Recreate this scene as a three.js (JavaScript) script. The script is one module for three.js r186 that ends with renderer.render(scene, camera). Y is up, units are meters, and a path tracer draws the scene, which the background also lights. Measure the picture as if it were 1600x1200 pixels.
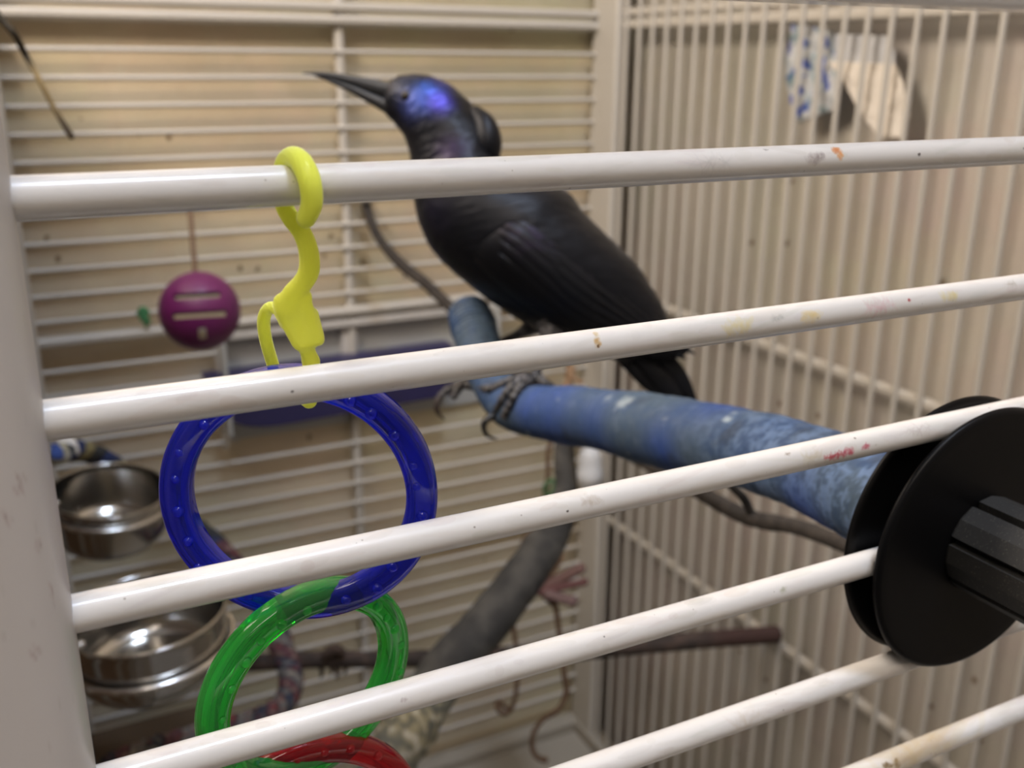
import * as THREE from 'three';
import { MarchingCubes } from 'three/addons/objects/MarchingCubes.js';
import { RoundedBoxGeometry } from 'three/addons/geometries/RoundedBoxGeometry.js';
import { RectAreaLightUniformsLib } from 'three/addons/lights/RectAreaLightUniformsLib.js';
import { mergeGeometries, mergeVertices } from 'three/addons/utils/BufferGeometryUtils.js';
import { ImprovedNoise } from 'three/addons/math/ImprovedNoise.js';
import { Brush, Evaluator, SUBTRACTION } from 'three-bvh-csg';

// ---------------------------------------------------------------- camera, light, exposure
// The cage is measured in millimetres from the left end of its topmost door bar; OY lifts it to stand on the floor.
const OY = 0.59;
const scene = new THREE.Scene();
const camera = new THREE.PerspectiveCamera(42.06, 4 / 3, 0.01, 20);
camera.position.set(-0.0893, OY + 0.00935, 0.07615);
camera.rotation.set(-0.3155, -0.4734, 0.0088, 'YXZ');
camera.focus = 0.094;
camera.userData.fStop = 42;
scene.add(camera);
scene.background = new THREE.Color(0x000000);
const renderer = new THREE.WebGLRenderer({ antialias: true });
renderer.toneMapping = THREE.LinearToneMapping;
renderer.toneMappingExposure = 1.94;
renderer.shadowMap.enabled = true;
RectAreaLightUniformsLib.init();
const COOL = { at: [0.14, 2.375, 0.4], w: 0.34, h: 0.26, color: 0xd8e7ff, power: 37 };
const WARM = { at: [-0.8, 2.375, 1.2], w: 1.1, h: 1.1, color: 0xffefdf, power: 1.7 };
const PENDANT = { at: [-0.31, OY + 0.33, -0.3], color: 0xffefdf, power: 0.6 };

// ---------------------------------------------------------------- helpers
function rng(seed) { let a = seed >>> 0; return () => { a = (a + 0x6d2b79f5) | 0; let t = Math.imul(a ^ (a >>> 15), 1 | a); t = (t + Math.imul(t ^ (t >>> 7), 61 | t)) ^ t; return ((t ^ (t >>> 14)) >>> 0) / 4294967296; }; }
const perlin = new ImprovedNoise();
const noise = (x, y, z) => perlin.noise(x + 31.7, y + 11.3, z + 7.9);
const fbm = (x, y, z, n = 4) => { let s = 0, a = 0.5; for (let i = 0; i < n; i++) { s += a * noise(x, y, z); x *= 2.03; y *= 2.03; z *= 2.03; a *= 0.5; } return s; };
const clamp = (x, a = 0, b = 1) => Math.min(b, Math.max(a, x));
const smooth = (a, b, x) => { const t = clamp((x - a) / (b - a)); return t * t * (3 - 2 * t); };
const lerp = (a, b, t) => a + (b - a) * t;
const V = (a) => new THREE.Vector3(a[0] / 1000, a[1] / 1000 + OY, a[2] / 1000);
const mix3 = (a, b, t) => [lerp(a[0], b[0], t), lerp(a[1], b[1], t), lerp(a[2], b[2], t)];
const taken = {};
function numbered(name) { const n = taken[name] = (taken[name] ?? -1) + 1; return n ? `${name}_${String(n).padStart(3, '0')}` : name; }
function thing(name, label, category, base, group) {
  const o = new THREE.Group(); o.name = numbered(name); o.position.copy(V(base)); scene.add(o);
  o.userData = { label, category }; if (group) o.userData.group = group;
  return o;
}
const top = new Map();
function part(name, geo, mat, parent, label) {
  let root = parent; const off = new THREE.Vector3();
  while (root && root !== scene) { off.add(root.position); root = root.parent; }
  geo.translate(-off.x, -off.y, -off.z);
  const m = new THREE.Mesh(geo, mat); m.name = name; m.castShadow = m.receiveShadow = true;
  parent.add(m); if (label) m.userData.label = label;
  return m;
}
function solo(name, geo, mat, label, category, group) {
  geo.computeBoundingBox(); const b = geo.boundingBox, c = new THREE.Vector3((b.min.x + b.max.x) / 2, b.min.y, (b.min.z + b.max.z) / 2);
  geo.translate(-c.x, -c.y, -c.z);
  const m = new THREE.Mesh(geo, mat); m.name = numbered(name); m.position.copy(c); m.castShadow = m.receiveShadow = true; scene.add(m);
  m.userData = { label, category }; if (group) m.userData.group = group;
  return m;
}
function struct(name, geo, mat) { const m = new THREE.Mesh(geo, mat); m.name = name; m.userData.kind = 'structure'; m.receiveShadow = m.castShadow = true; scene.add(m); return m; }
function box(x0, y0, z0, x1, y1, z1, r = 0.8, seg = 2) {   // mm
  const w = Math.abs(x1 - x0) / 1000, h = Math.abs(y1 - y0) / 1000, d = Math.abs(z1 - z0) / 1000;
  const g = new RoundedBoxGeometry(w, h, d, seg, Math.min(r / 1000, w * 0.49, h * 0.49, d * 0.49));
  const c = V([(x0 + x1) / 2, (y0 + y1) / 2, (z0 + z1) / 2]); g.translate(c.x, c.y, c.z); return g;
}
// smooth rows through control values
function spline(rows, n) {        // rows: arrays of equal length -> n + 1 rows, Catmull-Rom
  const out = [], k = rows.length - 1;
  for (let i = 0; i <= n; i++) {
    const t = (i / n) * k, j = Math.min(k - 1, Math.floor(t)), u = t - j;
    const p = [rows[Math.max(0, j - 1)], rows[j], rows[j + 1], rows[Math.min(k, j + 2)]];
    out.push(p[1].map((_, c) => { const [a, b, d, e] = p.map((r) => r[c]); return 0.5 * (2 * b + (d - a) * u + (2 * a - 5 * b + 4 * d - e) * u * u + (3 * b - a - 3 * d + e) * u * u * u); }));
  }
  return out;
}
// skin over rings of points, closed round and capped at both ends
function skin(rings, tint) {
  const n = rings[0].length, pos = [], col = [], uv = [], idx = [];
  rings.forEach((r, i) => r.forEach((p, j) => { pos.push(p.x, p.y, p.z); uv.push(i / (rings.length - 1), j / n); if (tint) col.push(...tint(p, i / (rings.length - 1), j / n)); }));
  for (let i = 0; i + 1 < rings.length; i++) for (let j = 0; j < n; j++) { const a = i * n + j, b = i * n + (j + 1) % n; idx.push(a, b, a + n, b, b + n, a + n); }
  for (const e of [0, rings.length - 1]) {
    const c = rings[e].reduce((s, p) => s.add(p), new THREE.Vector3()).divideScalar(n), at = pos.length / 3;
    pos.push(c.x, c.y, c.z); uv.push(e ? 1 : 0, 0.5); if (tint) col.push(...tint(c, e ? 1 : 0, 0));
    for (let j = 0; j < n; j++) { const a = e * n + j, b = e * n + (j + 1) % n; e ? idx.push(a, b, at) : idx.push(b, a, at); }
  }
  const g = new THREE.BufferGeometry();
  g.setAttribute('position', new THREE.Float32BufferAttribute(pos, 3)); g.setAttribute('uv', new THREE.Float32BufferAttribute(uv, 2));
  if (tint) g.setAttribute('color', new THREE.Float32BufferAttribute(col, 3));
  g.setIndex(idx); g.computeVertexNormals();
  // outward check
  const P = g.attributes.position, N = g.attributes.normal; let s = 0; const c = new THREE.Vector3(), q = new THREE.Vector3(), m = new THREE.Vector3();
  const mid = rings[rings.length >> 1]; mid.forEach((p) => c.add(p)); c.divideScalar(n);
  const k0 = (rings.length >> 1) * n; for (let j = 0; j < n; j++) s += q.fromBufferAttribute(P, k0 + j).sub(c).dot(m.fromBufferAttribute(N, k0 + j));
  if (s < 0) { const I = g.index.array; for (let i = 0; i < I.length; i += 3) { const t = I[i]; I[i] = I[i + 1]; I[i + 1] = t; } g.computeVertexNormals(); }
  return g;
}
// tube through points [x, y, z, radius] in mm; squash flattens it along `flat`
function tube(pts, { n = 0, round = 16, tint, bump, ends = true, squash, flat, shape } = {}) {
  n = n || pts.length * 10;
  const rows = spline(pts, n), c = rows.map((r) => V(r)), R = rows.map((r) => Math.max(0.02, r[3]) / 1000);
  const T = c.map((_, i) => c[Math.min(n, i + 1)].clone().sub(c[Math.max(0, i - 1)]).normalize());
  let N = new THREE.Vector3(0, 1, 0.013); if (flat) N = flat.clone(); if (Math.abs(N.dot(T[0])) > 0.95 && !flat) N.set(1, 0, 0.02);
  const rings = [], push = (p, t, r, i) => {
    N = N.clone().sub(t.clone().multiplyScalar(N.dot(t))).normalize(); const B = t.clone().cross(N);
    const ring = [];
    for (let j = 0; j < round; j++) {
      const a = (j / round) * Math.PI * 2; let k = r; if (shape) k *= shape(a, i / n); if (bump) k += bump(p, a, i / n) / 1000;
      ring.push(p.clone().addScaledVector(N, Math.cos(a) * k * (squash ?? 1)).addScaledVector(B, Math.sin(a) * k));
    }
    rings.push(ring);
  };
  if (ends) for (const s of [0.05, 0.45, 0.8]) push(c[0].clone().addScaledVector(T[0], -R[0] * 0.7 * (1 - s)), T[0], R[0] * Math.sqrt(1 - (1 - s) ** 2), 0);
  for (let i = 0; i <= n; i++) push(c[i], T[i], R[i], i);
  if (ends) for (const s of [0.8, 0.45, 0.05]) push(c[n].clone().addScaledVector(T[n], R[n] * 0.7 * (1 - s)), T[n], R[n] * Math.sqrt(1 - (1 - s) ** 2), n);
  return skin(rings, tint);
}
function straight(a, b, r, round = 20) {     // plain bar, mm
  const A = V(a), B = V(b), L = A.distanceTo(B), g = new THREE.CylinderGeometry(r / 1000, r / 1000, L, round, 1);
  g.applyQuaternion(new THREE.Quaternion().setFromUnitVectors(new THREE.Vector3(0, 1, 0), B.clone().sub(A).normalize()));
  const m = A.add(B).multiplyScalar(0.5); g.translate(m.x, m.y, m.z); return g;
}
function lathe(profile, at, axis, round = 64) {   // profile [[radius, height]...] mm
  const g = new THREE.LatheGeometry(profile.map(([r, h]) => new THREE.Vector2(r / 1000, h / 1000)), round);
  g.applyQuaternion(new THREE.Quaternion().setFromUnitVectors(new THREE.Vector3(0, 1, 0), new THREE.Vector3(...axis).normalize()));
  const p = V(at); g.translate(p.x, p.y, p.z); return g;
}
function sdf(name, res, centre, half, fn) {      // fn(x, y, z) in mm -> signed distance; half = half size of the grid
  const mc = new MarchingCubes(res, new THREE.MeshBasicMaterial(), false, false, 400000); mc.isolation = 0;
  for (let k = 0; k < res; k++) for (let j = 0; j < res; j++) for (let i = 0; i < res; i++)
    mc.field[i + res * (j + res * k)] = -fn(centre[0] + half * ((2 * i) / res - 1), centre[1] + half * ((2 * j) / res - 1), centre[2] + half * ((2 * k) / res - 1));
  mc.update();
  const n = mc.count, g0 = new THREE.BufferGeometry(), p = new Float32Array(n * 3);
  for (let i = 0; i < n; i++) { const v = V([centre[0] + half * mc.positionArray[3 * i], centre[1] + half * mc.positionArray[3 * i + 1], centre[2] + half * mc.positionArray[3 * i + 2]]); p.set([v.x * 1000, v.y * 1000, v.z * 1000], 3 * i); }
  g0.setAttribute('position', new THREE.BufferAttribute(p, 3));
  const g = mergeVertices(g0, 1e-3); g.scale(0.001, 0.001, 0.001); g.computeVertexNormals();
  return g;
}
const segd = (p, a, b, ra, rb) => {   // tapered capsule
  const ab = [b[0] - a[0], b[1] - a[1], b[2] - a[2]], ap = [p[0] - a[0], p[1] - a[1], p[2] - a[2]];
  const t = clamp((ap[0] * ab[0] + ap[1] * ab[1] + ap[2] * ab[2]) / (ab[0] ** 2 + ab[1] ** 2 + ab[2] ** 2 + 1e-9));
  return Math.hypot(ap[0] - ab[0] * t, ap[1] - ab[1] * t, ap[2] - ab[2] * t) - lerp(ra, rb, t);
};
const smin = (a, b, k) => { const h = Math.max(k - Math.abs(a - b), 0) / k; return Math.min(a, b) - h * h * k * 0.25; };
function canvasTex(w, h, draw, srgb = true) {
  const c = document.createElement('canvas'); c.width = w; c.height = h; draw(c.getContext('2d'), w, h);
  const t = new THREE.CanvasTexture(c); if (srgb) t.colorSpace = THREE.SRGBColorSpace; t.magFilter = THREE.LinearFilter; return t;
}
const M = (o) => new THREE.MeshPhysicalMaterial({ roughness: 0.5, ...o });
const lin = (r, g, b) => new THREE.Color().setRGB(r, g, b);

// ---------------------------------------------------------------- materials
const whiteWire = M({ color: lin(0.66, 0.65, 0.635), roughness: 0.42, clearcoat: 0.7, clearcoatRoughness: 0.12 });
const oldWire = M({ color: lin(0.46, 0.435, 0.39), roughness: 0.5, clearcoat: 0.25, clearcoatRoughness: 0.3 });
const postPaint = M({ color: lin(0.5, 0.475, 0.46), roughness: 0.45, clearcoat: 0.4, clearcoatRoughness: 0.25 });
const steel = M({ color: lin(0.44, 0.43, 0.41), metalness: 1, roughness: 0.16 });
const steelWire = M({ color: lin(0.7, 0.69, 0.67), metalness: 1, roughness: 0.22 });
const blackPlastic = M({ color: lin(0.0035, 0.0035, 0.004), roughness: 0.4, specularIntensity: 0.25 });
const vtx = (o) => M({ color: 0xffffff, vertexColors: true, ...o });

// ---------------------------------------------------------------- the room
function wallTexture(seed, spots, tone) {
  return canvasTex(1024, 1024, (c, w, h) => {
    const r = rng(seed); c.fillStyle = tone; c.fillRect(0, 0, w, h);
    for (let i = 0; i < 900; i++) { const s = 20 + r() * 90; c.fillStyle = `rgba(${r() < 0.5 ? '110,92,66' : '225,212,186'},${0.012 + r() * 0.02})`; c.beginPath(); c.ellipse(r() * w, r() * h, s, s * (0.5 + r() * 0.6), r() * 3, 0, 7); c.fill(); }
    for (let i = 0; i < 5000; i++) { c.fillStyle = `rgba(80,62,40,${r() * 0.05})`; c.fillRect(r() * w, r() * h, 1 + r() * 2, 1 + r() * 2); }
    for (const [u, v, a, b] of spots) { for (let k = 0; k < 5; k++) { c.fillStyle = `rgba(72,52,30,${0.16 + r() * 0.12})`; c.beginPath(); c.ellipse((u + (r() - 0.5) * a * 0.5) * w, (1 - v + (r() - 0.5) * b * 0.5) * h, a * w * (0.5 + r() * 0.5), b * h * (0.4 + r() * 0.5), r(), 0, 7); c.fill(); } }
  });
}
function wallPanel(name, geo, along, origin, seed, spots, tone) {
  const P = geo.attributes.position, uv = geo.attributes.uv;   // 0.8 m of wall behind the cage carries the marks
  for (let i = 0; i < P.count; i++) uv.setXY(i, ((along === 'x' ? P.getX(i) : P.getZ(i)) - origin) / 0.8, (P.getY(i)) / 0.8);
  const t = wallTexture(seed, spots, tone); t.wrapS = t.wrapT = THREE.RepeatWrapping;
  return struct(name, geo, M({ map: t, roughness: 0.85, bumpMap: t, bumpScale: 0.0006 }));
}
const roomBox = (x0, y0, z0, x1, y1, z1) => { const g = new THREE.BoxGeometry(x1 - x0, y1 - y0, z1 - z0); g.translate((x0 + x1) / 2, (y0 + y1) / 2, (z0 + z1) / 2); return g; };
const WZ = -0.595, WX = 0.343;
{
  const r = rng(5), spotsA = [], spotsB = [];
  for (const p of [[107.2,-122.5,-595.0], [112.5,-109.5,-595.0], [60.3,-127.6,-595.0], [48.8,-126.6,-595.0], [122.3,-137.4,-595.0], [11.2,-39.9,-595.0], [-66.2,-97.4,-595.0], [-61.7,-111.2,-595.0], [89.0,-254.2,-595.0], [232.0,-282.0,-595.0], [134.4,-129.3,-595.0]]) spotsA.push([(p[0] / 1000 + 0.3) / 0.8, ((p[1] / 1000 + OY) / 0.8) % 1, 0.0022, 0.0034]);
  for (const p of [[343.0,-103.7,-427.7], [343.0,-98.4,-395.1], [343.0,-100.5,-277.3], [343.0,-198.9,-353.8], [343.0,-202.2,-388.1], [343.0,-291.0,-389.5], [343.0,-401.7,-375.7], [343.0,-477.2,-397.1], [343.0,-437.4,-509.8], [343.0,-60.5,-395.7], [343.0,-305.9,-220.6], [343.0,-337.4,-243.7], [343.0,-338.8,-211.4], [343.0,-409.2,-444.5]]) spotsB.push([(p[2] / 1000 + 0.62) / 0.8, ((p[1] / 1000 + OY) / 0.8) % 1, 0.0024, 0.0036]);
  for (let i = 0; i < 26; i++) { spotsA.push([r(), r(), 0.001 + r() * 0.0012, 0.001 + r() * 0.002]); spotsB.push([r(), r(), 0.001 + r() * 0.0012, 0.001 + r() * 0.002]); }
  wallPanel('wall_rear', roomBox(-2.3, -0.1, WZ - 0.12, WX + 0.12, 2.5, WZ), 'x', -0.3, 11, spotsA, '#cabea4');
  wallPanel('wall_right', roomBox(WX, -0.1, WZ, WX + 0.12, 2.5, 2.5), 'z', -0.62, 12, spotsB, '#aeaba4');
  const paint = M({ color: lin(0.2, 0.195, 0.19), roughness: 0.9 });
  struct('wall_left', roomBox(-2.3, -0.1, WZ, -2.18, 2.5, 2.5), paint);
  struct('wall_front', roomBox(-2.18, -0.1, 2.38, WX, 2.5, 2.5), paint);
  struct('ceiling', roomBox(-2.18, 2.4, WZ, WX, 2.5, 2.38), M({ color: lin(0.5, 0.49, 0.47), roughness: 0.95 }));
  const wood = canvasTex(512, 512, (c, w, h) => { const q = rng(3); c.fillStyle = '#55524e'; c.fillRect(0, 0, w, h); for (let i = 0; i < 1400; i++) { c.fillStyle = `rgba(60,38,20,${q() * 0.12})`; c.fillRect(q() * w, q() * h, 40 + q() * 200, 1); } });
  wood.wrapS = wood.wrapT = THREE.RepeatWrapping; wood.repeat.set(3, 3);
  struct('floor', roomBox(-2.18, -0.1, WZ, WX, 0, 2.38), M({ map: wood, roughness: 0.6 }));
}
function ceilingLight(o, label) {
  const g = new THREE.Group(); g.name = numbered('ceiling_light'); g.position.set(o.at[0], o.at[1] + 0.025, o.at[2]); scene.add(g); g.userData = { label, category: 'light' };
  const frame = new THREE.Mesh(new RoundedBoxGeometry(o.w + 0.06, 0.04, o.h + 0.06, 2, 0.008), M({ color: 0xeeeeee })); frame.name = 'frame'; frame.position.y = 0.004; g.add(frame);
  const dm = new THREE.Mesh(new RoundedBoxGeometry(o.w, 0.01, o.h, 2, 0.004), new THREE.MeshStandardMaterial({ color: 0xffffff, emissive: o.color, emissiveIntensity: 2.5 })); dm.name = 'diffuser'; dm.position.y = -0.018; g.add(dm);
  const l = new THREE.RectAreaLight(o.color, o.power, o.w, o.h); l.position.set(o.at[0], o.at[1] - 0.004, o.at[2]); l.lookAt(o.at[0], 0, o.at[2]); scene.add(l);
}
ceilingLight(COOL, 'cool white square ceiling light above the cage door');
{
  const [x, y, z] = PENDANT.at, g = new THREE.Group(); g.name = 'pendant_lamp'; g.position.set(x, y, z); scene.add(g); g.userData = { label: 'white globe pendant lamp hanging left of the cage', category: 'lamp' };
  const cord = new THREE.Mesh(new THREE.CylinderGeometry(0.004, 0.004, 2.4 - y - 0.11, 12), blackPlastic); cord.name = 'cord'; cord.position.y = (2.4 - y + 0.11) / 2; g.add(cord);
  const cap = new THREE.Mesh(new THREE.CylinderGeometry(0.02, 0.03, 0.04, 24), blackPlastic); cap.name = 'cap'; cap.position.y = 0.122; g.add(cap);
  const globe = new THREE.Mesh(new THREE.SphereGeometry(0.11, 32, 20), new THREE.MeshStandardMaterial({ color: 0xffffff, emissive: PENDANT.color, emissiveIntensity: 3 })); globe.name = 'globe'; g.add(globe);
  const l = new THREE.PointLight(PENDANT.color, PENDANT.power, 0, 2); l.position.set(x, y, z); l.castShadow = true; l.shadow.radius = 5.4; scene.add(l);
}
ceilingLight(WARM, 'large warm white ceiling light further out in the room');

{ // low cabinet on the left of the cage, below the lamp
  const g = new THREE.Group(); g.name = 'cabinet'; g.position.set(-0.36, 0, -0.34); scene.add(g); g.userData = { label: 'low wooden cabinet standing left of the cage under the globe lamp', category: 'cabinet' };
  const wood = M({ color: lin(0.2, 0.13, 0.08), roughness: 0.6 });
  const add = (n, w, h, d, x, y, z) => { const m = new THREE.Mesh(new RoundedBoxGeometry(w, h, d, 2, 0.003), wood); m.name = n; m.position.set(x, y, z); m.castShadow = m.receiveShadow = true; g.add(m); return m; };
  add('carcass', 0.44, 0.59, 0.46, 0, 0.335, 0); add('top_board', 0.47, 0.025, 0.5, 0, 0.6425, 0.005); add('plinth', 0.42, 0.04, 0.42, 0, 0.02, 0);
  for (const s of [-1, 1]) { const d = add('door', 0.212, 0.56, 0.018, s * 0.108, 0.335, 0.239); const k = new THREE.Mesh(new THREE.SphereGeometry(0.011, 16, 12), steel); k.name = 'knob'; k.position.set(-s * 0.08, 0.08, 0.016); d.add(k); }
}

// ---------------------------------------------------------------- the cage
const FLOOR = -585, cage = thing('bird_cage', 'white wire bird cage with horizontal front bars, standing in the corner', 'bird cage', [115, FLOOR, -292]);
const XL = -88, XR = 318.7, ZB = -584, PITCH = 16, RB = 1.55;
// marks on the door bars: [distance along the bar in mm, height on the bar -1..1, half length mm, half height mm, css colour, opacity]
const MARKS = {
  0: [[-15.3, 0.35, 0.9, 0.45, '#c06a28', 0.75], [-15.0, -0.05, 0.5, 0.5, '#d88a45', 0.7], [-18.6, -0.15, 1.3, 0.7, '#6a645e', 0.3], [-17.5, 0, 0.8, 0.5, '#5a544e', 0.3], [-4.2, -0.2, 0.3, 0.2, '#1c1a18', 0.8], [-31, -0.1, 3.5, 0.3, '#6a625c', 0.16], [12, -0.1, 0.3, 0.2, '#444', 0.5], [-24, 0.6, 0.5, 0.12, '#555', 0.4]],
  1: [[-42.2, 0.1, 0.45, 0.6, '#b08a4a', 0.65], [-42.2, -0.1, 0.25, 0.2, '#4a3010', 0.8], [-42.1, 0.6, 0.3, 0.5, '#b59a62', 0.5], [-26, -0.1, 2.6, 0.7, '#cdb878', 0.55], [-16.6, -0.1, 1.8, 0.8, '#d2bc74', 0.55], [-7.2, -0.1, 3.2, 0.5, '#c9909a', 0.4], [-2.6, 0.1, 0.3, 0.25, '#8a1c22', 0.8], [3.6, 0, 1.8, 0.6, '#c8b470', 0.5], [-21, 0.1, 1, 0.4, '#777', 0.25], [-70.6, -0.3, 0.16, 0.14, '#2a2420', 0.8], [14, 0.3, 1.4, 0.3, '#7c7064', 0.3]],
  2: [[-10.8, -0.35, 1.6, 0.35, '#b52a3c', 0.8], [-9.0, -0.25, 1.1, 0.5, '#b83248', 0.75], [-12.2, -0.3, 0.8, 0.2, '#c24a58', 0.6], [-6.6, -0.15, 0.9, 0.35, '#bb4052', 0.65], [-14.5, 0, 2.2, 0.4, '#b8ac88', 0.4], [-42.2, 0.2, 1.6, 0.6, '#8a7c6a', 0.25], [-45, -0.1, 0.16, 0.16, '#1e1a16', 0.85], [-17.5, 0.5, 0.6, 0.16, '#6a5c4a', 0.5], [2, 0.3, 3, 0.3, '#8c8478', 0.3]],
  3: [[-16.5, 0.1, 0.8, 0.45, '#8c8070', 0.35], [-40, 0.4, 0.14, 0.12, '#333', 0.7], [-62, 0.1, 0.5, 0.3, '#8f867a', 0.3]],
  4: [[-20, 0.1, 4, 0.6, '#b4aa98', 0.25]],
  5: [[5.2, 0.35, 0.9, 0.4, '#5c4424', 0.8], [7, 0.1, 0.5, 1.1, '#6b5230', 0.75], [6.1, 0.2, 1.0, 0.25, '#6b5230', 0.6], [1.3, -0.3, 0.4, 0.8, '#86714e', 0.6], [-9, 0.2, 0.7, 0.4, '#8a7450', 0.4], [3, 0, 30, 1.7, '#c6b48c', 0.5]],
};
function barTexture(k) {
  return canvasTex(2048, 160, (c, w, h) => {
    const r = rng(70 + k); c.fillStyle = '#d8d6d3'; c.fillRect(0, 0, w, h);
    for (let i = 0; i < 240; i++) { c.fillStyle = `rgba(${120 + r() * 40},${108 + r() * 30},${90 + r() * 30},${0.02 + r() * 0.05})`; c.beginPath(); c.ellipse(r() * w, r() * h, 6 + r() * 50, 2 + r() * 9, (r() - 0.5) * 0.5, 0, 7); c.fill(); }
    for (let i = 0; i < 40; i++) { c.fillStyle = `rgba(60,50,40,${0.1 + r() * 0.4})`; const s = 0.6 + r() * r() * 2.2; c.beginPath(); c.ellipse(r() * w, r() * h, s, s, 0, 0, 7); c.fill(); }
    for (const [x, o, a, b, colr, al] of MARKS[k] ?? []) {
      const cx = ((x + 90) / 130) * w, ang = Math.asin(clamp(o, -0.95, 0.95)) + 0.36, cy = (0.5 - ang / (2 * Math.PI)) * h;
      c.fillStyle = colr;
      for (let j = 0; j < 26; j++) { const q = Math.sqrt(r()), t = r() * 6.283; c.globalAlpha = al * 0.22; const s = 0.35 + 0.45 * r(); c.beginPath(); c.ellipse(cx + Math.cos(t) * q * a * 15.7 * 0.7, cy + Math.sin(t) * q * b * 15.7 * 0.7, a * 15.7 * s * 0.6, b * 15.7 * s * 0.6, r() * 3, 0, 7); c.fill(); }
      c.globalAlpha = 1;
    }
  });
}
function frontBarGeo(y) {            // uv: along the visible 130 mm, and round the bar
  const n = 28, pos = [], uv = [], idx = [], xs = [XL - 2, 40, XR + 2];
  xs.forEach((x) => { for (let j = 0; j <= n; j++) { const a = (j / n) * 2 * Math.PI - Math.PI, p = V([x, y + Math.sin(a) * RB, Math.cos(a) * RB]); pos.push(p.x, p.y, p.z); uv.push((x + 90) / 130, 0.5 + a / (2 * Math.PI)); } });
  for (let i = 0; i < 2; i++) for (let j = 0; j < n; j++) { const a = i * (n + 1) + j; idx.push(a, a + n + 1, a + 1, a + 1, a + n + 1, a + n + 2); }
  const g = new THREE.BufferGeometry(); g.setAttribute('position', new THREE.Float32BufferAttribute(pos, 3)); g.setAttribute('uv', new THREE.Float32BufferAttribute(uv, 2)); g.setIndex(idx); g.computeVertexNormals();
  const N = g.attributes.normal; for (let i = 0; i < 3; i++) for (let j = 0; j <= n; j++) { const a = (j / n) * 2 * Math.PI - Math.PI; N.setXYZ(i * (n + 1) + j, 0, Math.sin(a), Math.cos(a)); }
  return g;
}
for (let k = 0; k < 34; k++) {
  let mat = whiteWire;
  if (k < 7) mat = M({ color: 0xffffff, map: barTexture(k), roughness: 0.42, clearcoat: 0.7, clearcoatRoughness: 0.12 });
  part('front_bar', frontBarGeo(-k * PITCH), mat, cage);
}
{
  const spots = [[-90.04,-18.77,4.40], [-89.70,-18.35,4.40], [-89.06,-23.70,4.40], [-88.50,-27.44,4.40], [-88.36,-28.42,4.40], [-91.08,-20.89,4.40], [-90.65,-31.74,4.40]];
  const t = canvasTex(128, 2048, (c, w, h) => {
    const r = rng(91); c.fillStyle = '#c2bdb9'; c.fillRect(0, 0, w, h);
    for (let i = 0; i < 900; i++) { c.fillStyle = `rgba(70,55,45,${r() * 0.06})`; c.fillRect(r() * w, r() * h, 1 + r() * 3, 1 + r() * 2); }
    for (const p of spots) for (let k = 0; k < 4; k++) { c.fillStyle = `rgba(96,60,56,${0.08 + r() * 0.14})`; c.beginPath(); c.ellipse(((p[0] + 103) / 14.6) * w + (r() - 0.5) * 5, (1 - (p[1] - FLOOR - 12) / (190 - FLOOR - 12)) * h + (r() - 0.5) * 2, 1 + r() * 2, 0.3 + r() * 0.5, 0.4, 0, 7); c.fill(); }
  });
  part('front_post', box(-103, FLOOR + 12, -4.5, -88.4, 190, 4.5, 4, 5), M({ map: t, roughness: 0.45, clearcoat: 0.4, clearcoatRoughness: 0.25 }), cage);
}
part('front_post', box(XR - 2, FLOOR + 12, -5, XR + 9, 190, 5, 4, 4), postPaint, cage);
part('front_rail', box(-88.4, 15.4, -18, XR, 30, -9, 2, 3), whiteWire, cage);
// rear grille; its bath opening runs from x = 42 to 215 and takes the place of bars 12 to 16
const y0R = 12.2;
for (let k = -8; k <= 34; k++) {
  if (k === -1 || k === -2 || k === 11 || k === 23) continue;
  const y = y0R - k * PITCH;
  if (k >= 12 && k <= 15) { part('rear_bar', straight([XL, y, ZB], [28, y, ZB], 1.6, 10), oldWire, cage); part('rear_bar', straight([232, y, ZB], [XR, y, ZB], 1.6, 10), oldWire, cage); }
  else if (k === 16) { part('rear_bar', straight([XL, y, ZB], [37, y, ZB], 1.6, 10), oldWire, cage); part('rear_bar', straight([232, y, ZB], [XR, y, ZB], 1.6, 10), oldWire, cage); }
  else part('rear_bar', straight([XL, y, ZB], [XR, y, ZB], 1.6, 10), oldWire, cage);
}
for (const [a, b] of [[28.5, 34.6], [36.4, 42.5], [-163.5, -157.5], [-352, -346]]) part('rear_rail', box(XL, a, ZB - 4, XR, b, ZB + 4, 2.4, 3), oldWire, cage);
part('rear_post', box(-93, FLOOR + 12, -590, -79.4, 190, -576, 3, 3), oldWire, cage);
part('rear_post', box(315, FLOOR + 12, -590, 327, 190, -572, 3, 3), oldWire, cage);
part('rear_post', box(314, FLOOR + 12, -574, 322, 190, -554, 3, 3), oldWire, cage);
part('upright_rod', straight([121.8, -560, ZB - 3], [121.8, 190, ZB - 3], 3.4, 14), oldWire, cage);
part('upright_rod', straight([28, -248, ZB - 1], [28, -160, ZB - 1], 2.6, 12), oldWire, cage);
part('upright_rod', straight([232, -248, ZB - 1], [232, -160, ZB - 1], 2.6, 12), oldWire, cage);
// right grille of upright bars
for (let k = -1; k <= 33; k++) { const z = -532.8 + k * PITCH; if (z > -8) continue; part('side_bar', straight([XR, -560, z], [XR, 190, z], 1.6, 10), oldWire, cage); }
for (const [a, b] of [[29.5, 36], [37.6, 43.5], [-161, -155], [-352, -346]]) part('side_rail', box(XR + 0.6, a, -572, XR + 6, b, 0, 2, 3), oldWire, cage);
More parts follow.
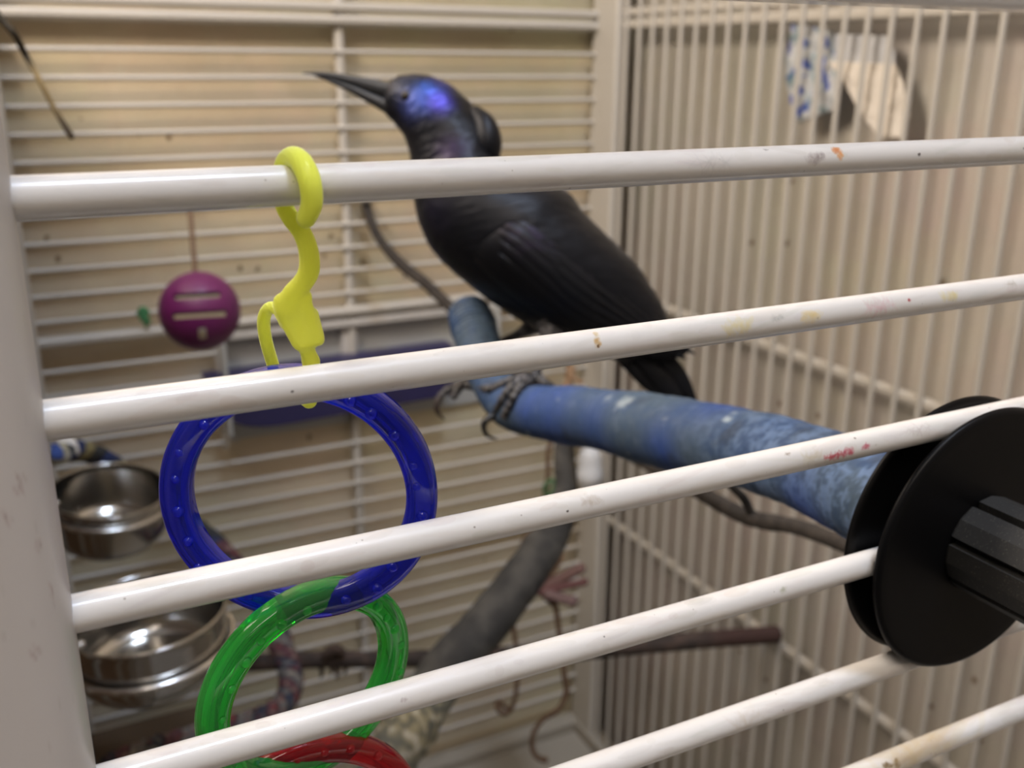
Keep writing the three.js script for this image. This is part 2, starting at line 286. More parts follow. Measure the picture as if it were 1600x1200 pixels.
// left grille
for (let k = 0; k <= 35; k++) { const z = -568 + k * PITCH; if (z > -8) continue; part('side_bar', straight([XL - 2.5, -560, z], [XL - 2.5, 190, z], 1.6, 8), oldWire, cage); }
for (const [a, b] of [[29.5, 36], [-161, -155], [-352, -346]]) part('side_rail', box(XL - 9, a, -576, XL - 4, b, -4, 2, 2), oldWire, cage);
// tray and top rim
const trayPaint = M({ color: lin(0.3, 0.27, 0.22), roughness: 0.6 });
{
  const g = [box(-96, FLOOR, -592, 328, FLOOR + 14, 6, 3, 3), box(-96, FLOOR + 10, -592, 328, -560, -577, 3, 3), box(-96, FLOOR + 10, -4, 328, -560, 6, 3, 3), box(-96, FLOOR + 10, -590, -84, -560, 0, 3, 3), box(312, FLOOR + 10, -590, 328, -560, 0, 3, 3)];
  part('tray', mergeGeometries(g), trayPaint, cage);
  for (const b of [[-103, 184, -590, 327, 196, -578], [-103, 184, -6, 327, 196, 6], [-103, 184, -590, -91, 196, 6], [315, 184, -590, 327, 196, 6]]) part('top_rim', box(...b, 3, 3), oldWire, cage);
}

// ---------------------------------------------------------------- blue perch clamped to the door bars
{
  const t = thing('perch', 'thick blue painted branch perch bolted through the front bars with black washers', 'perch', [14, -65, -20]);
  const pts = [[14, -47.5, -2.5, 7.6], [...[19.89,-51.56,-22.87], 7.3], [...[26.83,-57.42,-50.26], 7.1], [...[29.2,-64.7,-81.9], 7.7], [...[28.9,-71.1,-111.5], 7.2], [...[28.0,-77.0,-134.7], 6.9], [...[26.1,-79.4,-149.0], 6.3], [...[26.3,-76.6,-160.5], 5.9], [...[27.2,-70.2,-170.7], 6.4], [...[28.5,-64.1,-179.3], 6.9], [...[28.8,-61.8,-182.4], 6.4]];
  const SCUFF = [[[24.5,-61.1,-100.9], 2.0], [[24.6,-60.0,-94.2], 2.3], [[24.5,-60.7,-76.2], 2.2], [[23.2,-85.2,-137.7], 2.0], [[23.0,-67.0,-119.6], 1.2], [[26.9,-55.6,-65.1], 1.2]];
  const ROYAL = [[[...[25.6,-73.3,-120.7], -OY * 1000], 8], [[...[26.1,-70.1,-101.5], -OY * 1000], 6], [[...[24.8,-74.9,-132.3], -OY * 1000], 6], [[...[30.5,-54.6,-66.0], -OY * 1000], 6], [[...[18.60,-57.22,-27.37], -OY * 1000], 7], [[...[24.2,-64.6,-75.0], -OY * 1000], 5]];
  const tint = (p) => {
    const x = p.x * 1000, y = p.y * 1000, z = p.z * 1000;
    const a = fbm(x * 0.07, y * 0.07, z * 0.05, 4), b = fbm(x * 0.35 + 9, y * 0.35, z * 0.3, 3), g = fbm(x * 1.2, y * 1.2, z * 1.2, 2);
    let c = mix3([0.034, 0.07, 0.15], [0.066, 0.092, 0.118], smooth(-0.3, 0.3, a + 0.4 * b + 0.2 * g));
    c = mix3(c, [0.11, 0.14, 0.2], smooth(0.05, 0.3, b) * 0.45);
    if (z > -75) c = mix3(c, [0.17, 0.23, 0.36], smooth(-75, -35, z) * smooth(-0.15, 0.2, b + g * 0.6) * 0.7);
    for (const [q, r] of ROYAL) { const d = Math.hypot(x - q[0], y + q[3] - q[1], z - q[2]) / r; c = mix3(c, [0.015, 0.06, 0.29], Math.exp(-d * d) * clamp(0.75 + 1.4 * a + 0.6 * b)); }
    c = mix3(c, [0.026, 0.036, 0.055], smooth(0.2, 0.38, fbm(x * 0.1 + 40, y * 0.1, z * 0.1, 3)) * 0.6);
    c = mix3(c, [0.5, 0.5, 0.47], smooth(0.36, 0.44, fbm(x * 0.22 + 3, y * 0.22 + 70, z * 0.16, 3)) * 0.75);
    for (const [q, r] of SCUFF) { const d = Math.hypot(x - q[0], y - OY * 1000 - q[1], z - q[2]) / r; c = mix3(c, [0.5, 0.48, 0.43], smooth(1.1, 0.4, d + 1.3 * b + 0.9 * g) * 0.6); }
    return c.map((v, k) => v * [0.66, 0.8, 0.93][k] * (1 + 0.35 * g));
  };
  const bump = (p) => { const x = p.x * 1000, y = p.y * 1000, z = p.z * 1000; return 0.6 * fbm(x * 0.1, y * 0.1, z * 0.1, 2) + 0.28 * noise(x * 1.1, y * 1.1, z * 1.1) + 0.16 * noise(x * 2.3, y * 2.3, z * 2.3); };
  part('branch', tube(pts, { n: 420, round: 96, tint, bump }), vtx({ roughness: 0.75 }), t);
  const washer = (z0, z1, dish) => lathe([[3, z0], [12, z0 - dish], [16.4, z0], [17.2, z0 + 0.25], [17.5, (z0 + z1) / 2], [17.2, z1 - 0.25], [16.7, z1], [15.6, z1 - 0.12], [3, z1 - 0.12]], [14, -47.5, 0], [0, 0, 1], 128);
  part('washer', washer(1.75, 3.05, 0), blackPlastic, t);
  part('washer', washer(-3.0, -1.75, 0), blackPlastic, t);
  part('bolt', straight([14, -47.5, -3], [14, -47.5, 20], 2.2, 20), steel, t);
  // star knob: seven broad ribs round a hub
  const s = new THREE.Shape(), K = 7;
  for (let i = 0; i < K; i++) {
    const a = (i / K) * 2 * Math.PI + 0.62, w = Math.PI / K;
    const P = (r, d) => [r * Math.cos(a + d) / 1000, r * Math.sin(a + d) / 1000];
    if (i === 0) s.moveTo(...P(4.5, -w)); else s.lineTo(...P(4.5, -w));
    s.lineTo(...P(5.0, -w * 0.8)); s.lineTo(...P(6.0, -w * 0.72)); s.lineTo(...P(6.1, 0)); s.lineTo(...P(6.0, w * 0.72)); s.lineTo(...P(5.0, w * 0.8)); s.lineTo(...P(4.5, w));
  }
  const g = new THREE.ExtrudeGeometry(s, { depth: 0.0125, bevelEnabled: true, bevelThickness: 0.0004, bevelSize: 0.0003, bevelSegments: 3, curveSegments: 6 });
  const p = V([14, -47.5, 3.3]); g.translate(p.x, p.y, p.z);
  const worn = canvasTex(512, 512, (c, w, h) => { const r = rng(8); c.fillStyle = '#1d1d1c'; c.fillRect(0, 0, w, h); for (let i = 0; i < 2500; i++) { const q = 70 + r() * 120; c.fillStyle = `rgba(${q},${q * 0.93},${q * 0.82},${r() * 0.4})`; c.fillRect(r() * w, r() * h, 1 + r() * 5, 1 + r() * 3); } });
  worn.wrapS = worn.wrapT = THREE.RepeatWrapping; worn.repeat.set(60, 60);
  part('knob', g, M({ map: worn, roughness: 0.7 }), t, 'ribbed dusty knob');
}

// ---------------------------------------------------------------- the bird
{
  const t = thing('bird', 'glossy black bird with blue violet head and long pointed bill, perched facing left', 'bird', [28.3,-77.0,-153.4]);
  const W = [0.4334,-0.3103,-0.8461];     // away from the viewer's side of the bird: the bird's own right
  const w = new THREE.Vector3(...W).normalize();
  // sections from face to tail root: back point, belly point, half width (mm)
  const S = [
    [[13.4,2.4,-203.2], [11.2,-4.5,-201.8], 2.6], [[15.4,3.7,-202.6], [12.0,-6.5,-200.6], 4.6], [[18.2,4.3,-201.4], [13.9,-9.1,-198.7], 6.6], [[21.8,4.5,-199.7], [15.3,-11.8,-197.0], 8.2], [[25.8,3.6,-197.2], [16.0,-14.9,-195.5], 9.4], [[30.0,1.0,-194.2], [16.2,-18.0,-194.3], 10.2],
    [[33.4,-2.7,-191.1], [15.9,-21.1,-193.3], 10.6], [[35.7,-6.5,-188.5], [15.8,-24.2,-192.2], 11.2], [[38.0,-9.6,-186.2], [15.7,-27.5,-191.1], 12.2], [[38.5,-14.4,-184.2], [15.6,-31.3,-189.7], 14], [[40.0,-19.5,-181.5], [16.1,-36.1,-187.7], 16.5], [[46.8,-23.1,-176.7], [17.7,-41.6,-184.8], 18.5], [[54.5,-26.8,-171.4], [20.5,-45.9,-181.8], 20], [[57.9,-32.3,-167.7], [25.0,-50.7,-177.8], 20.4],
    [[61.8,-37.2,-163.9], [29.7,-55.1,-173.7], 20], [[65.6,-41.7,-160.3], [34.5,-59.0,-169.9], 18.8], [[69.2,-46.1,-156.8], [39.5,-62.6,-166.0], 17], [[72.0,-51.6,-153.4], [45.2,-65.3,-162.1], 14.6], [[74.2,-56.7,-150.4], [51.7,-68.3,-157.6], 11.6], [[75.4,-61.7,-147.9], [57.8,-70.8,-153.6], 8], [[76.1,-66.0,-146.0], [62.4,-73.0,-150.4], 5],
  ];
  const rows = spline(S.map(([a, b, h]) => [...a, ...b, h]), 150);
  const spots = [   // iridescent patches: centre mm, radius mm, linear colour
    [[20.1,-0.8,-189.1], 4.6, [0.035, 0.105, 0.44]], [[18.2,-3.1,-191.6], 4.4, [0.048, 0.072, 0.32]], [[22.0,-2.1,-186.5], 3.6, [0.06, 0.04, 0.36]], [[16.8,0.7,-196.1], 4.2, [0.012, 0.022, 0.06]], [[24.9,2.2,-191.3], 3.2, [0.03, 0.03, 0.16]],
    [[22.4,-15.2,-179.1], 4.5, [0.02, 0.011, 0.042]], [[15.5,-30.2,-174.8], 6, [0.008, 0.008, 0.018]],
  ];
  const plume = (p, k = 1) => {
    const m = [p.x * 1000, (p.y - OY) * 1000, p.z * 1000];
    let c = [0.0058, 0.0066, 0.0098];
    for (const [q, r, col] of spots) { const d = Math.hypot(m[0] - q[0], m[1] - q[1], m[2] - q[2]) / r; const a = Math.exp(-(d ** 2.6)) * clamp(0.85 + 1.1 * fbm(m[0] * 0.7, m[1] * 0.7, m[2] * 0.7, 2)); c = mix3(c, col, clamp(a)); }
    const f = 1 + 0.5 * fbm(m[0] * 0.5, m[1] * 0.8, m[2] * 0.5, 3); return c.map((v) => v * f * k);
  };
  const rings = rows.map((r, i) => {
    const a = V(r.slice(0, 3)), b = V(r.slice(3, 6)), c = a.clone().add(b).multiplyScalar(0.5), u = a.clone().sub(b).multiplyScalar(0.5), ring = [];
    for (let j = 0; j < 72; j++) {
      const th = (j / 72) * 2 * Math.PI, p = c.clone().addScaledVector(u, Math.cos(th)).addScaledVector(w, -Math.sin(th) * r[6] / 1000);
      const n = p.clone().sub(c).normalize(), m = p.clone().multiplyScalar(1000);
      p.addScaledVector(n, (0.35 * fbm(m.x * 0.35, m.y * 0.35, m.z * 0.35, 3) + 0.22 * noise(m.x * 1.4, m.y * 0.7, m.z * 1.4) * smooth(2, 14, i)) / 1000); ring.push(p);
    }
    return ring;
  });
  const feather = vtx({ roughness: 0.42, metalness: 0.35, specularIntensity: 0.6, sheen: 0.15, sheenColor: lin(0.25, 0.3, 0.6), sheenRoughness: 0.4 });
  const body = part('body', skin(rings, (p) => plume(p)), feather, t);
  // ruff of raised nape feathers
  part('nape_feather', tube([[...[32.5,-5.3,-185.9], 2.2], [...[33.5,-8.5,-181.8], 3.4], [...[33.4,-13.1,-179.0], 3.8], [...[33.0,-17.9,-178.6], 3]], { round: 20, n: 30, tint: (p) => plume(p) }), feather, t);
  // bill: two mandibles closed on each other
  const bill = M({ color: lin(0.034, 0.037, 0.042), roughness: 0.3, clearcoat: 0.5, clearcoatRoughness: 0.25 });
  const mand = (list) => { const rr = spline(list.map(([a, b, h]) => [...a, ...b, h]), 50).map((r) => { const a = V(r.slice(0, 3)), b = V(r.slice(3, 6)), c = a.clone().add(b).multiplyScalar(0.5), u = a.clone().sub(b).multiplyScalar(0.5), ring = []; for (let j = 0; j < 28; j++) { const th = (j / 28) * 6.28318; ring.push(c.clone().addScaledVector(u, Math.sign(Math.cos(th)) * Math.abs(Math.cos(th)) ** 0.9).addScaledVector(w, -Math.sin(th) * r[6] / 1000)); } return ring; }); return skin(rr); };
  part('upper_mandible', mand([[[17.1,3.3,-201.6], [15.3,-2.9,-200.3], 3.6], [[13.4,2.6,-203.2], [11.8,-1.9,-202.4], 3.1], [[10.3,3.4,-205.1], [8.0,-0.3,-204.9], 2.5], [[7.3,3.9,-206.8], [4.5,1.2,-207.3], 1.95], [[3.5,4.5,-209.0], [0.7,2.6,-209.8], 1.5], [[-0.1,5.0,-211.0], [-2.6,3.6,-211.8], 1.1], [[-3.9,5.2,-213.1], [-5.4,4.3,-213.5], 0.7], [[-7.5,5.0,-214.8], [-7.9,4.6,-214.9], 0.25]]), bill, t);
  part('lower_mandible', mand([[[15.0,-2.5,-200.6], [12.8,-6.7,-200.2], 3.2], [[11.9,-1.7,-202.5], [10.1,-4.8,-202.2], 2.7], [[8.1,-0.1,-205.0], [6.3,-2.2,-205.1], 2.1], [[4.6,1.4,-207.3], [2.9,0.0,-207.7], 1.6], [[0.7,2.7,-209.8], [-0.4,1.8,-210.0], 1.1], [[-2.5,3.7,-211.8], [-3.1,3.3,-212.0], 0.6], [[-5.0,4.5,-213.4], [-5.2,4.3,-213.4], 0.25]]), bill, t);
  // eye, on the near side of the head
  const eye = new THREE.SphereGeometry(0.0019, 24, 16); { const e = V([15.4,-1.2,-193.2]); eye.translate(e.x, e.y, e.z); }
  part('eye', eye, M({ color: lin(0.008, 0.006, 0.005), roughness: 0.2 }), t);
  // folded wing: a shell over the near flank, then rows of covert and flight feathers on it
  const edge = spline([   // back edge, flank edge, bulge towards the near side
    [...[26.8,-24.1,-173.6], ...[20.2,-31.5,-171.9], 0.6], [...[34.7,-24.2,-170.7], ...[20.4,-37.9,-168.3], 4.2], [...[44.1,-26.9,-166.1], ...[24.1,-44.7,-163.9], 9], [...[51.9,-33.1,-161.0], ...[30.9,-51.7,-159.0], 10], [...[58.9,-41.1,-155.7], ...[39.0,-58.1,-153.7], 9], [...[64.8,-48.0,-151.3], ...[48.2,-63.2,-149.5], 7], [...[69.8,-55.2,-147.3], ...[57.1,-66.5,-146.1], 4.5], [...[73.9,-61.9,-143.9], ...[66.3,-68.9,-142.9], 2.5], [...[77.8,-68.2,-140.8], ...[74.3,-70.0,-140.7], 0.8],
  ], 60);
  const wingAt = (u, v, off = 0) => {
    const f = clamp(u) * 60, i = Math.min(59, Math.floor(f)), k = f - i, r = edge[i].map((x, c) => lerp(x, edge[i + 1][c], k));
    const p = V(r.slice(0, 3)).lerp(V(r.slice(3, 6)), v); return p.addScaledVector(w, -(r[6] * Math.sin(Math.PI * clamp(v)) ** 0.75 + off) / 1000);
  };
  const shell = []; for (let i = 0; i <= 60; i++) { const ring = []; for (let j = 0; j <= 20; j++) ring.push(wingAt(i / 60, j / 20)); for (let j = 20; j >= 0; j--) ring.push(wingAt(i / 60, j / 20, -1.2)); shell.push(ring); }
  const gloss = [[[29.2,-26.0,-159.8], 8, [0.026, 0.02, 0.03]], [[33.2,-31.4,-151.1], 6, [0.034, 0.022, 0.06]], [[35.1,-33.9,-149.2], 3, [0.05, 0.03, 0.1]], [[19.0,-32.5,-162.7], 2.6, [0.016, 0.085, 0.13]], [[20.1,-35.6,-161.0], 3, [0.01, 0.035, 0.05]], [[42.4,-27.9,-152.4], 6, [0.02, 0.02, 0.034]], [[52.1,-36.0,-149.1], 2.6, [0.04, 0.04, 0.09]], [[49.0,-42.1,-146.2], 3.5, [0.026, 0.024, 0.034]]];
  const wingTint = (p) => {
    const m = [p.x * 1000, (p.y - OY) * 1000, p.z * 1000]; let c = [0.0055, 0.0062, 0.0088];
    for (const [q, r, col] of gloss) { const d = Math.hypot(m[0] - q[0], m[1] - q[1], m[2] - q[2]) / r; c = mix3(c, col, Math.exp(-d * d) * clamp(0.35 + 2.2 * fbm(m[0] * 0.45, m[1] * 0.45, m[2] * 0.45, 4))); }
    return c;
  };
  const wing = part('wing', skin(shell, wingTint), feather, t);
  const blade = (u0, v0, u1, v1, wide, lift) => {
    const ring = []; for (let i = 0; i <= 14; i++) {
      const s = i / 14, u = lerp(u0, u1, s), v = lerp(v0, v1, s), h = wide * Math.min(1, 0.25 + s * 2) * Math.sqrt(Math.max(0.02, 1 - Math.max(0, (s - 0.72) / 0.28) ** 2)), off = lift * (0.35 + 0.65 * s), r = [];
      for (let j = 0; j <= 4; j++) { const q = j / 4 - 0.5; r.push(wingAt(u, v + q * 2 * h, off + 0.35 * Math.min(1, s * 4) * (1 - 4 * q * q))); }
      for (let j = 4; j >= 0; j--) { const q = j / 4 - 0.5; r.push(wingAt(u, v + q * 2 * h, off - 0.45)); } ring.push(r);
    } return skin(ring, (p) => wingTint(p));
  };
  for (let k = 0; k < 7; k++) part('covert_feather', blade(0.1 + k * 0.028, 0.2 + k * 0.1, 0.34 + k * 0.03, 0.16 + k * 0.115, 0.08, 0.1), feather, wing);
  for (let k = 0; k < 8; k++) part('covert_feather', blade(0.27 + k * 0.022, 0.14 + k * 0.1, 0.52 + k * 0.02, 0.12 + k * 0.108, 0.075, 0.1), feather, wing);
  for (let k = 0; k < 8; k++) part('flight_feather', blade(0.46 + k * 0.01, 0.12 + k * 0.105, 0.8 + k * 0.022, 0.14 + k * 0.1, 0.06, 0.22), feather, wing);
  for (let k = 0; k < 4; k++) part('flight_feather', blade(0.68 + k * 0.02, 0.2 + k * 0.18, 0.985 - k * 0.012, 0.3 + k * 0.14, 0.1, 0.15), feather, wing);
  // loose feather tips at the end of the wing, and the tail
  const quill = (a, b, r, lift = 0) => { const A = a, B = b, Cm = a.map((x, i) => (x + b[i]) / 2); return tube([[...A, r * 0.7], [...Cm, r], [...B, r * 0.15]], { n: 18, round: 14, squash: 0.28, flat: w, tint: wingTint }); };
  for (const [a, b, r] of [[[68.3,-63.3,-146.2], [78.3,-68.8,-139.1], 1.5], [[66.2,-64.7,-145.6], [75.3,-69.9,-139.0], 1.5], [[70.1,-61.2,-148.4], [79.1,-67.9,-142.6], 1.3]]) part('flight_feather', quill(a, b, r), feather, wing);
  const tail = part('tail', skin(spline([[...[74.5,-61.1,-149.8], ...[60.7,-71.6,-153.0], 3.5], [...[75.6,-69.2,-147.4], ...[65.5,-73.9,-150.9], 2.6], [...[77.7,-76.9,-144.7], ...[69.9,-79.1,-147.9], 1.6], [...[81.2,-84.9,-141.2], ...[75.4,-86.3,-143.6], 0.9]], 24).map((r) => { const a = V(r.slice(0, 3)), b = V(r.slice(3, 6)), c = a.clone().add(b).multiplyScalar(0.5), u = a.clone().sub(b).multiplyScalar(0.5), ring = []; for (let j = 0; j < 24; j++) { const th = (j / 24) * 6.28318; ring.push(c.clone().addScaledVector(u, Math.cos(th)).addScaledVector(w, -Math.sin(th) * r[6] / 1000)); } return ring; }), wingTint), feather, t);
  for (const [a, b, r] of [[[62.6,-71.6,-150.8], [75.4,-84.9,-140.6], 2.6], [[66.1,-71.0,-148.1], [77.1,-84.4,-139.3], 2.8], [[71.6,-68.5,-146.8], [80.0,-83.9,-138.6], 2.7]]) part('tail_feather', quill(a, b, r), feather, tail);
  // legs, toes and claws
  const scaly = vtx({ roughness: 0.5 });
  const legTint = (p) => { const n = fbm(p.x * 900, p.y * 900, p.z * 900, 2); return mix3([0.02, 0.02, 0.022], [0.13, 0.125, 0.13], smooth(-0.05, 0.3, n)); };
  const dark = () => [0.012, 0.012, 0.014];
  const claw = (list) => tube(list, { n: 26, round: 12, tint: dark });
  const toe = (list) => tube(list, { n: 40, round: 14, tint: legTint, bump: (p, a, s) => 0.16 * Math.sin(s * 46) + 0.1 * noise(p.x * 1500, p.y * 1500, p.z * 1500) });
  part('leg', tube([[...[42.3,-60.7,-157.0], 4.2], [...[40.1,-64.7,-154.3], 2.4], [...[35.6,-68.6,-150.4], 1.35], [...[31.0,-72.2,-146.7], 1.5]], { round: 16, tint: legTint }), scaly, t);
  part('leg', tube([[...[44.8,-62.9,-169.0], 3.6], [...[41.2,-67.2,-174.0], 1.6], [...[37.2,-71.2,-179.4], 1.25], [...[30.9,-77.5,-181.5], 1.25], [...[25.8,-82.6,-181.0], 1.4]], { round: 16, tint: legTint }), scaly, t);
  const rf = part('foot', mergeGeometries([
    toe([[...[31.6,-70.9,-145.7], 1.5], [...[26.6,-71.0,-144.7], 1.35], [...[22.8,-72.6,-143.7], 1.3], [...[20.8,-76.1,-144.6], 1.25], [...[20.9,-81.3,-148.5], 1.15]]),
    toe([[...[32.1,-71.8,-147.4], 1.4], [...[27.1,-71.9,-148.8], 1.3], [...[23.4,-73.4,-150.2], 1.2], [...[21.2,-75.2,-153.0], 1.15], [...[21.4,-76.4,-158.4], 1.0]]),
    toe([[...[32.0,-71.2,-146.6], 1.3], [...[25.6,-71.0,-141.6], 1.25], [...[22.4,-72.7,-139.7], 1.2], [...[20.8,-75.7,-140.0], 1.1], [...[20.5,-79.3,-142.4], 1.0]]),
    toe([[...[31.4,-71.2,-146.9], 1.5], [...[31.8,-71.4,-141.9], 1.2], [...[33.4,-72.5,-140.6], 0.9]]),
  ]), scaly, t);
  part('claw', claw([[...[20.7,-80.7,-147.7], 1.05], [...[17.8,-81.6,-147.6], 1.0], [...[16.9,-83.7,-147.3], 0.75], [...[17.8,-85.8,-146.7], 0.5], [...[20.3,-86.9,-145.6], 0.12]]), M({ color: lin(0.014, 0.013, 0.012), roughness: 0.35 }), rf);
  const lf = part('foot', mergeGeometries([
    toe([[...[25.8,-82.6,-181.0], 1.4], [...[22.5,-83.1,-180.1], 1.2], [...[19.6,-83.5,-179.1], 1.1], [...[17.3,-85.0,-178.6], 0.95]]),
    toe([[...[25.8,-82.6,-181.0], 1.3], [...[21.9,-82.5,-175.9], 1.2], [...[20.1,-83.7,-174.1], 0.9]]),
    toe([[...[25.8,-82.6,-181.0], 1.3], [...[27.2,-82.1,-175.8], 1.2], [...[28.0,-82.2,-170.6], 0.9]]),
  ]), scaly, t);
  part('claw', claw([[...[17.7,-84.7,-178.5], 0.95], [...[16.2,-87.0,-177.8], 0.85], [...[16.4,-89.1,-177.0], 0.6], [...[18.0,-91.0,-176.0], 0.12]]), M({ color: lin(0.03, 0.02, 0.017), roughness: 0.35 }), lf);
}

// ---------------------------------------------------------------- hanging toy: yellow link and three clear rings
{
  const H = [[...[-69.04,-2.20,2.60], 0.72], [...[-68.65,-1.03,3.00], 0.82], [...[-68.70,0.56,3.00], 0.86], [...[-68.90,1.77,1.90], 0.86], [...[-69.04,2.07,0.00], 0.84], [...[-69.19,1.44,-1.80], 0.82], [...[-69.30,-0.02,-2.70], 0.78], [...[-69.28,-1.73,-2.80], 0.72], [...[-68.84,-2.91,-2.40], 0.72], [...[-68.17,-4.00,-1.90], 0.75], [...[-67.76,-5.45,-1.80], 0.8], [...[-67.74,-7.04,-2.00], 0.85], [...[-68.27,-8.18,-2.40], 0.82], [...[-69.01,-9.09,-2.80], 0.85], [...[-69.34,-10.22,-3.20], 0.9]];
  const path = spline(H, 70);
  const B = [
    [[-69.46,-10.40,-3.60], [-68.29,-13.32,-3.80], 0.95, 0.85], [[-68.30,-9.74,-3.00], [-67.18,-13.13,-3.40], 0.85, 0.7], [[-69.89,-9.67,-3.40], [-68.01,-9.30,-2.80], 0.55, 0.5], [[-67.23,-11.07,-3.60], [-66.70,-13.51,-3.80], 0.5, 0.42],
    [[-68.03,-13.27,-3.90], [-67.30,-15.52,-4.60], 0.68, 0.66], [[-67.30,-15.52,-4.60], [-67.02,-17.81,-5.40], 0.66, 0.62], [[-67.02,-17.81,-5.40], [-67.18,-19.63,-6.40], 0.58, 0.6], [[-67.18,-19.63,-6.40], [-67.01,-20.47,-8.60], 0.6, 0.5],
  ];
  const arm = spline([[...[-69.34,-11.91,-4.40], 0.5], [...[-69.61,-10.94,-5.60], 0.52], [...[-69.99,-11.15,-7.20], 0.54], [...[-70.13,-12.52,-8.80], 0.58], [...[-69.67,-14.75,-10.60], 0.58], [...[-68.96,-17.14,-12.00], 0.58], [...[-68.40,-19.18,-12.40], 0.56], [...[-67.62,-20.56,-11.60], 0.5], [...[-67.09,-20.64,-9.60], 0.48]], 40);
  const field = (x, y, z) => {
    const p = [x, y, z]; let d = 1e3;
    for (let i = 0; i < 70; i++) d = Math.min(d, segd(p, path[i], path[i + 1], path[i][3], path[i + 1][3]));
    let e = 1e3; for (const [a, b, ra, rb] of B) e = smin(e, segd(p, a, b, ra, rb), 0.5);
    let f = 1e3; for (let i = 0; i < 40; i++) f = Math.min(f, segd(p, arm[i], arm[i + 1], arm[i][3], arm[i + 1][3]));
    return smin(smin(d, e, 0.4), f, 0.3);
  };
  solo('toy_link', sdf('link', 108, [-69.8, -7.2, -4.8], 13.5, field), M({ color: lin(0.94, 1.0, 0.12), roughness: 0.95, transmission: 0.4, thickness: 0, clearcoat: 0.4, clearcoatRoughness: 0.3 }), 'yellow plastic toy link hooked over the top front bar', 'toy');

  function ring(name, label, c, R, n, color, far, seed) {
    const t = thing(name, label, 'toy ring', [c[0], c[1] - R, c[2]], 'clear coloured rings of the hanging toy');
    const q = [[-1.45, -0.75], [-1.15, -1.2], [-0.5, -1.42], [0.5, -1.42], [1.15, -1.2], [1.45, -0.75], [1.5, 0], [1.45, 0.75], [1.15, 1.2], [0.5, 1.42], [-0.5, 1.42], [-1.15, 1.2], [-1.45, 0.75], [-1.5, 0], [-1.45, -0.75]];
    const g = lathe(q.map(([a, b]) => [R - 1.5 + a, b]), c, n, 144);
    part('ring', g, M({ color, roughness: 0.08, transmission: 0.82, thickness: 0.003, ior: 1.49, attenuationColor: far, attenuationDistance: 0.0028, specularIntensity: 1 }), t);
    const ax = new THREE.Vector3(...n).normalize(), u = new THREE.Vector3(0, 1, 0).sub(ax.clone().multiplyScalar(ax.y)).normalize(), v = ax.clone().cross(u), r = rng(seed), bm = M({ color, roughness: 0.12, transmission: 0.8, thickness: 0.003, ior: 1.42, attenuationColor: far, attenuationDistance: 0.0022, specularIntensity: 0.5 });
    for (let k = 0; k < 24; k++) {   // bubbles and studs moulded into the face
      const a = (k / 24) * 2 * Math.PI + r() * 0.12, s = new THREE.SphereGeometry(0.00042 + r() * 0.00022, 14, 10), p = V(c).addScaledVector(u, (Math.cos(a) * (R - 1.5 + (r() - 0.5))) / 1000).addScaledVector(v, (Math.sin(a) * (R - 1.5 + (r() - 0.5))) / 1000).addScaledVector(ax, 0.0012);
      s.translate(p.x, p.y, p.z); part('stud', s, bm, t);
    }
  }
  ring('toy_ring', 'clear dark blue plastic ring hanging from the yellow link', [-67.7, -30.0, -9.5], 12.9, [-0.4015, -0.01, 0.916], lin(0.03, 0.06, 0.98), lin(0.006, 0.02, 0.8), 1);
  ring('toy_ring', 'clear green plastic ring looped through the blue ring', [-68.06, -50.6, -9.5], 11.75, [0.244, -0.106, 0.97], lin(0.1, 0.95, 0.2), lin(0.02, 0.78, 0.09), 2);
  ring('toy_ring', 'clear red plastic ring looped through the green ring at the bottom edge', [-68.8, -70.6, -10], 12.9, [-0.015, 0.067, 1], lin(0.85, 0.03, 0.05), lin(0.7, 0.01, 0.015), 3);
}

// ---------------------------------------------------------------- purple ball on its chain
{
  const c = [0.4,-123.3,-473.4], t = thing('ball_toy', 'purple slotted ball toy hanging on a beaded cord by the rear bars', 'ball toy', [c[0], c[1] - 21.6, c[2]]);
  const ev = new Evaluator(); ev.attributes = ['position', 'normal'];
  const B = (g) => { const b = new Brush(g); b.updateMatrixWorld(); return b; };
  let s = ev.evaluate(B(new THREE.SphereGeometry(0.0216, 64, 40)), B(new THREE.SphereGeometry(0.0202, 48, 32)), SUBTRACTION);
  const cut = (dx, dy, wd, ht) => { const g = new RoundedBoxGeometry(wd, ht, 0.08, 2, 0.0006); g.rotateX(-0.27); const q = g; q.translate(dx, dy, 0); q.rotateY(-0.17); s = ev.evaluate(s, B(q), SUBTRACTION); };
  cut(-0.0005, 0.0078, 0.0235, 0.0032); cut(-0.0002, -0.0026, 0.0275, 0.0034); cut(0.0004, -0.0128, 0.0042, 0.0062);
  const g = s.geometry; { const p = V(c); g.translate(p.x, p.y, p.z); }
  part('shell', g, M({ color: lin(0.12, 0.008, 0.085), roughness: 0.45, clearcoat: 0.15 }), t);
  const beads = [], a = [1.1,-102.8,-480.6], b = [6.2,-62.2,-510.6];
  for (let i = 0; i <= 22; i++) { const q = new THREE.SphereGeometry(0.0016, 10, 8), p = V(mix3(a, b, i / 22)); q.translate(p.x, p.y, p.z); beads.push(q); }
  part('bead_cord', mergeGeometries(beads), M({ color: lin(0.16, 0.10, 0.06), roughness: 0.6 }), t);
  const k = [6.8,-60.4,-513.3];
  part('hook', tube([[...b, 0.9], [...k, 0.9], [k[0], -66, -574, 0.9], [k[0], -64.5, -584, 0.9], [k[0], -68, -588, 0.9]], { round: 8 }), steelWire, t);
}

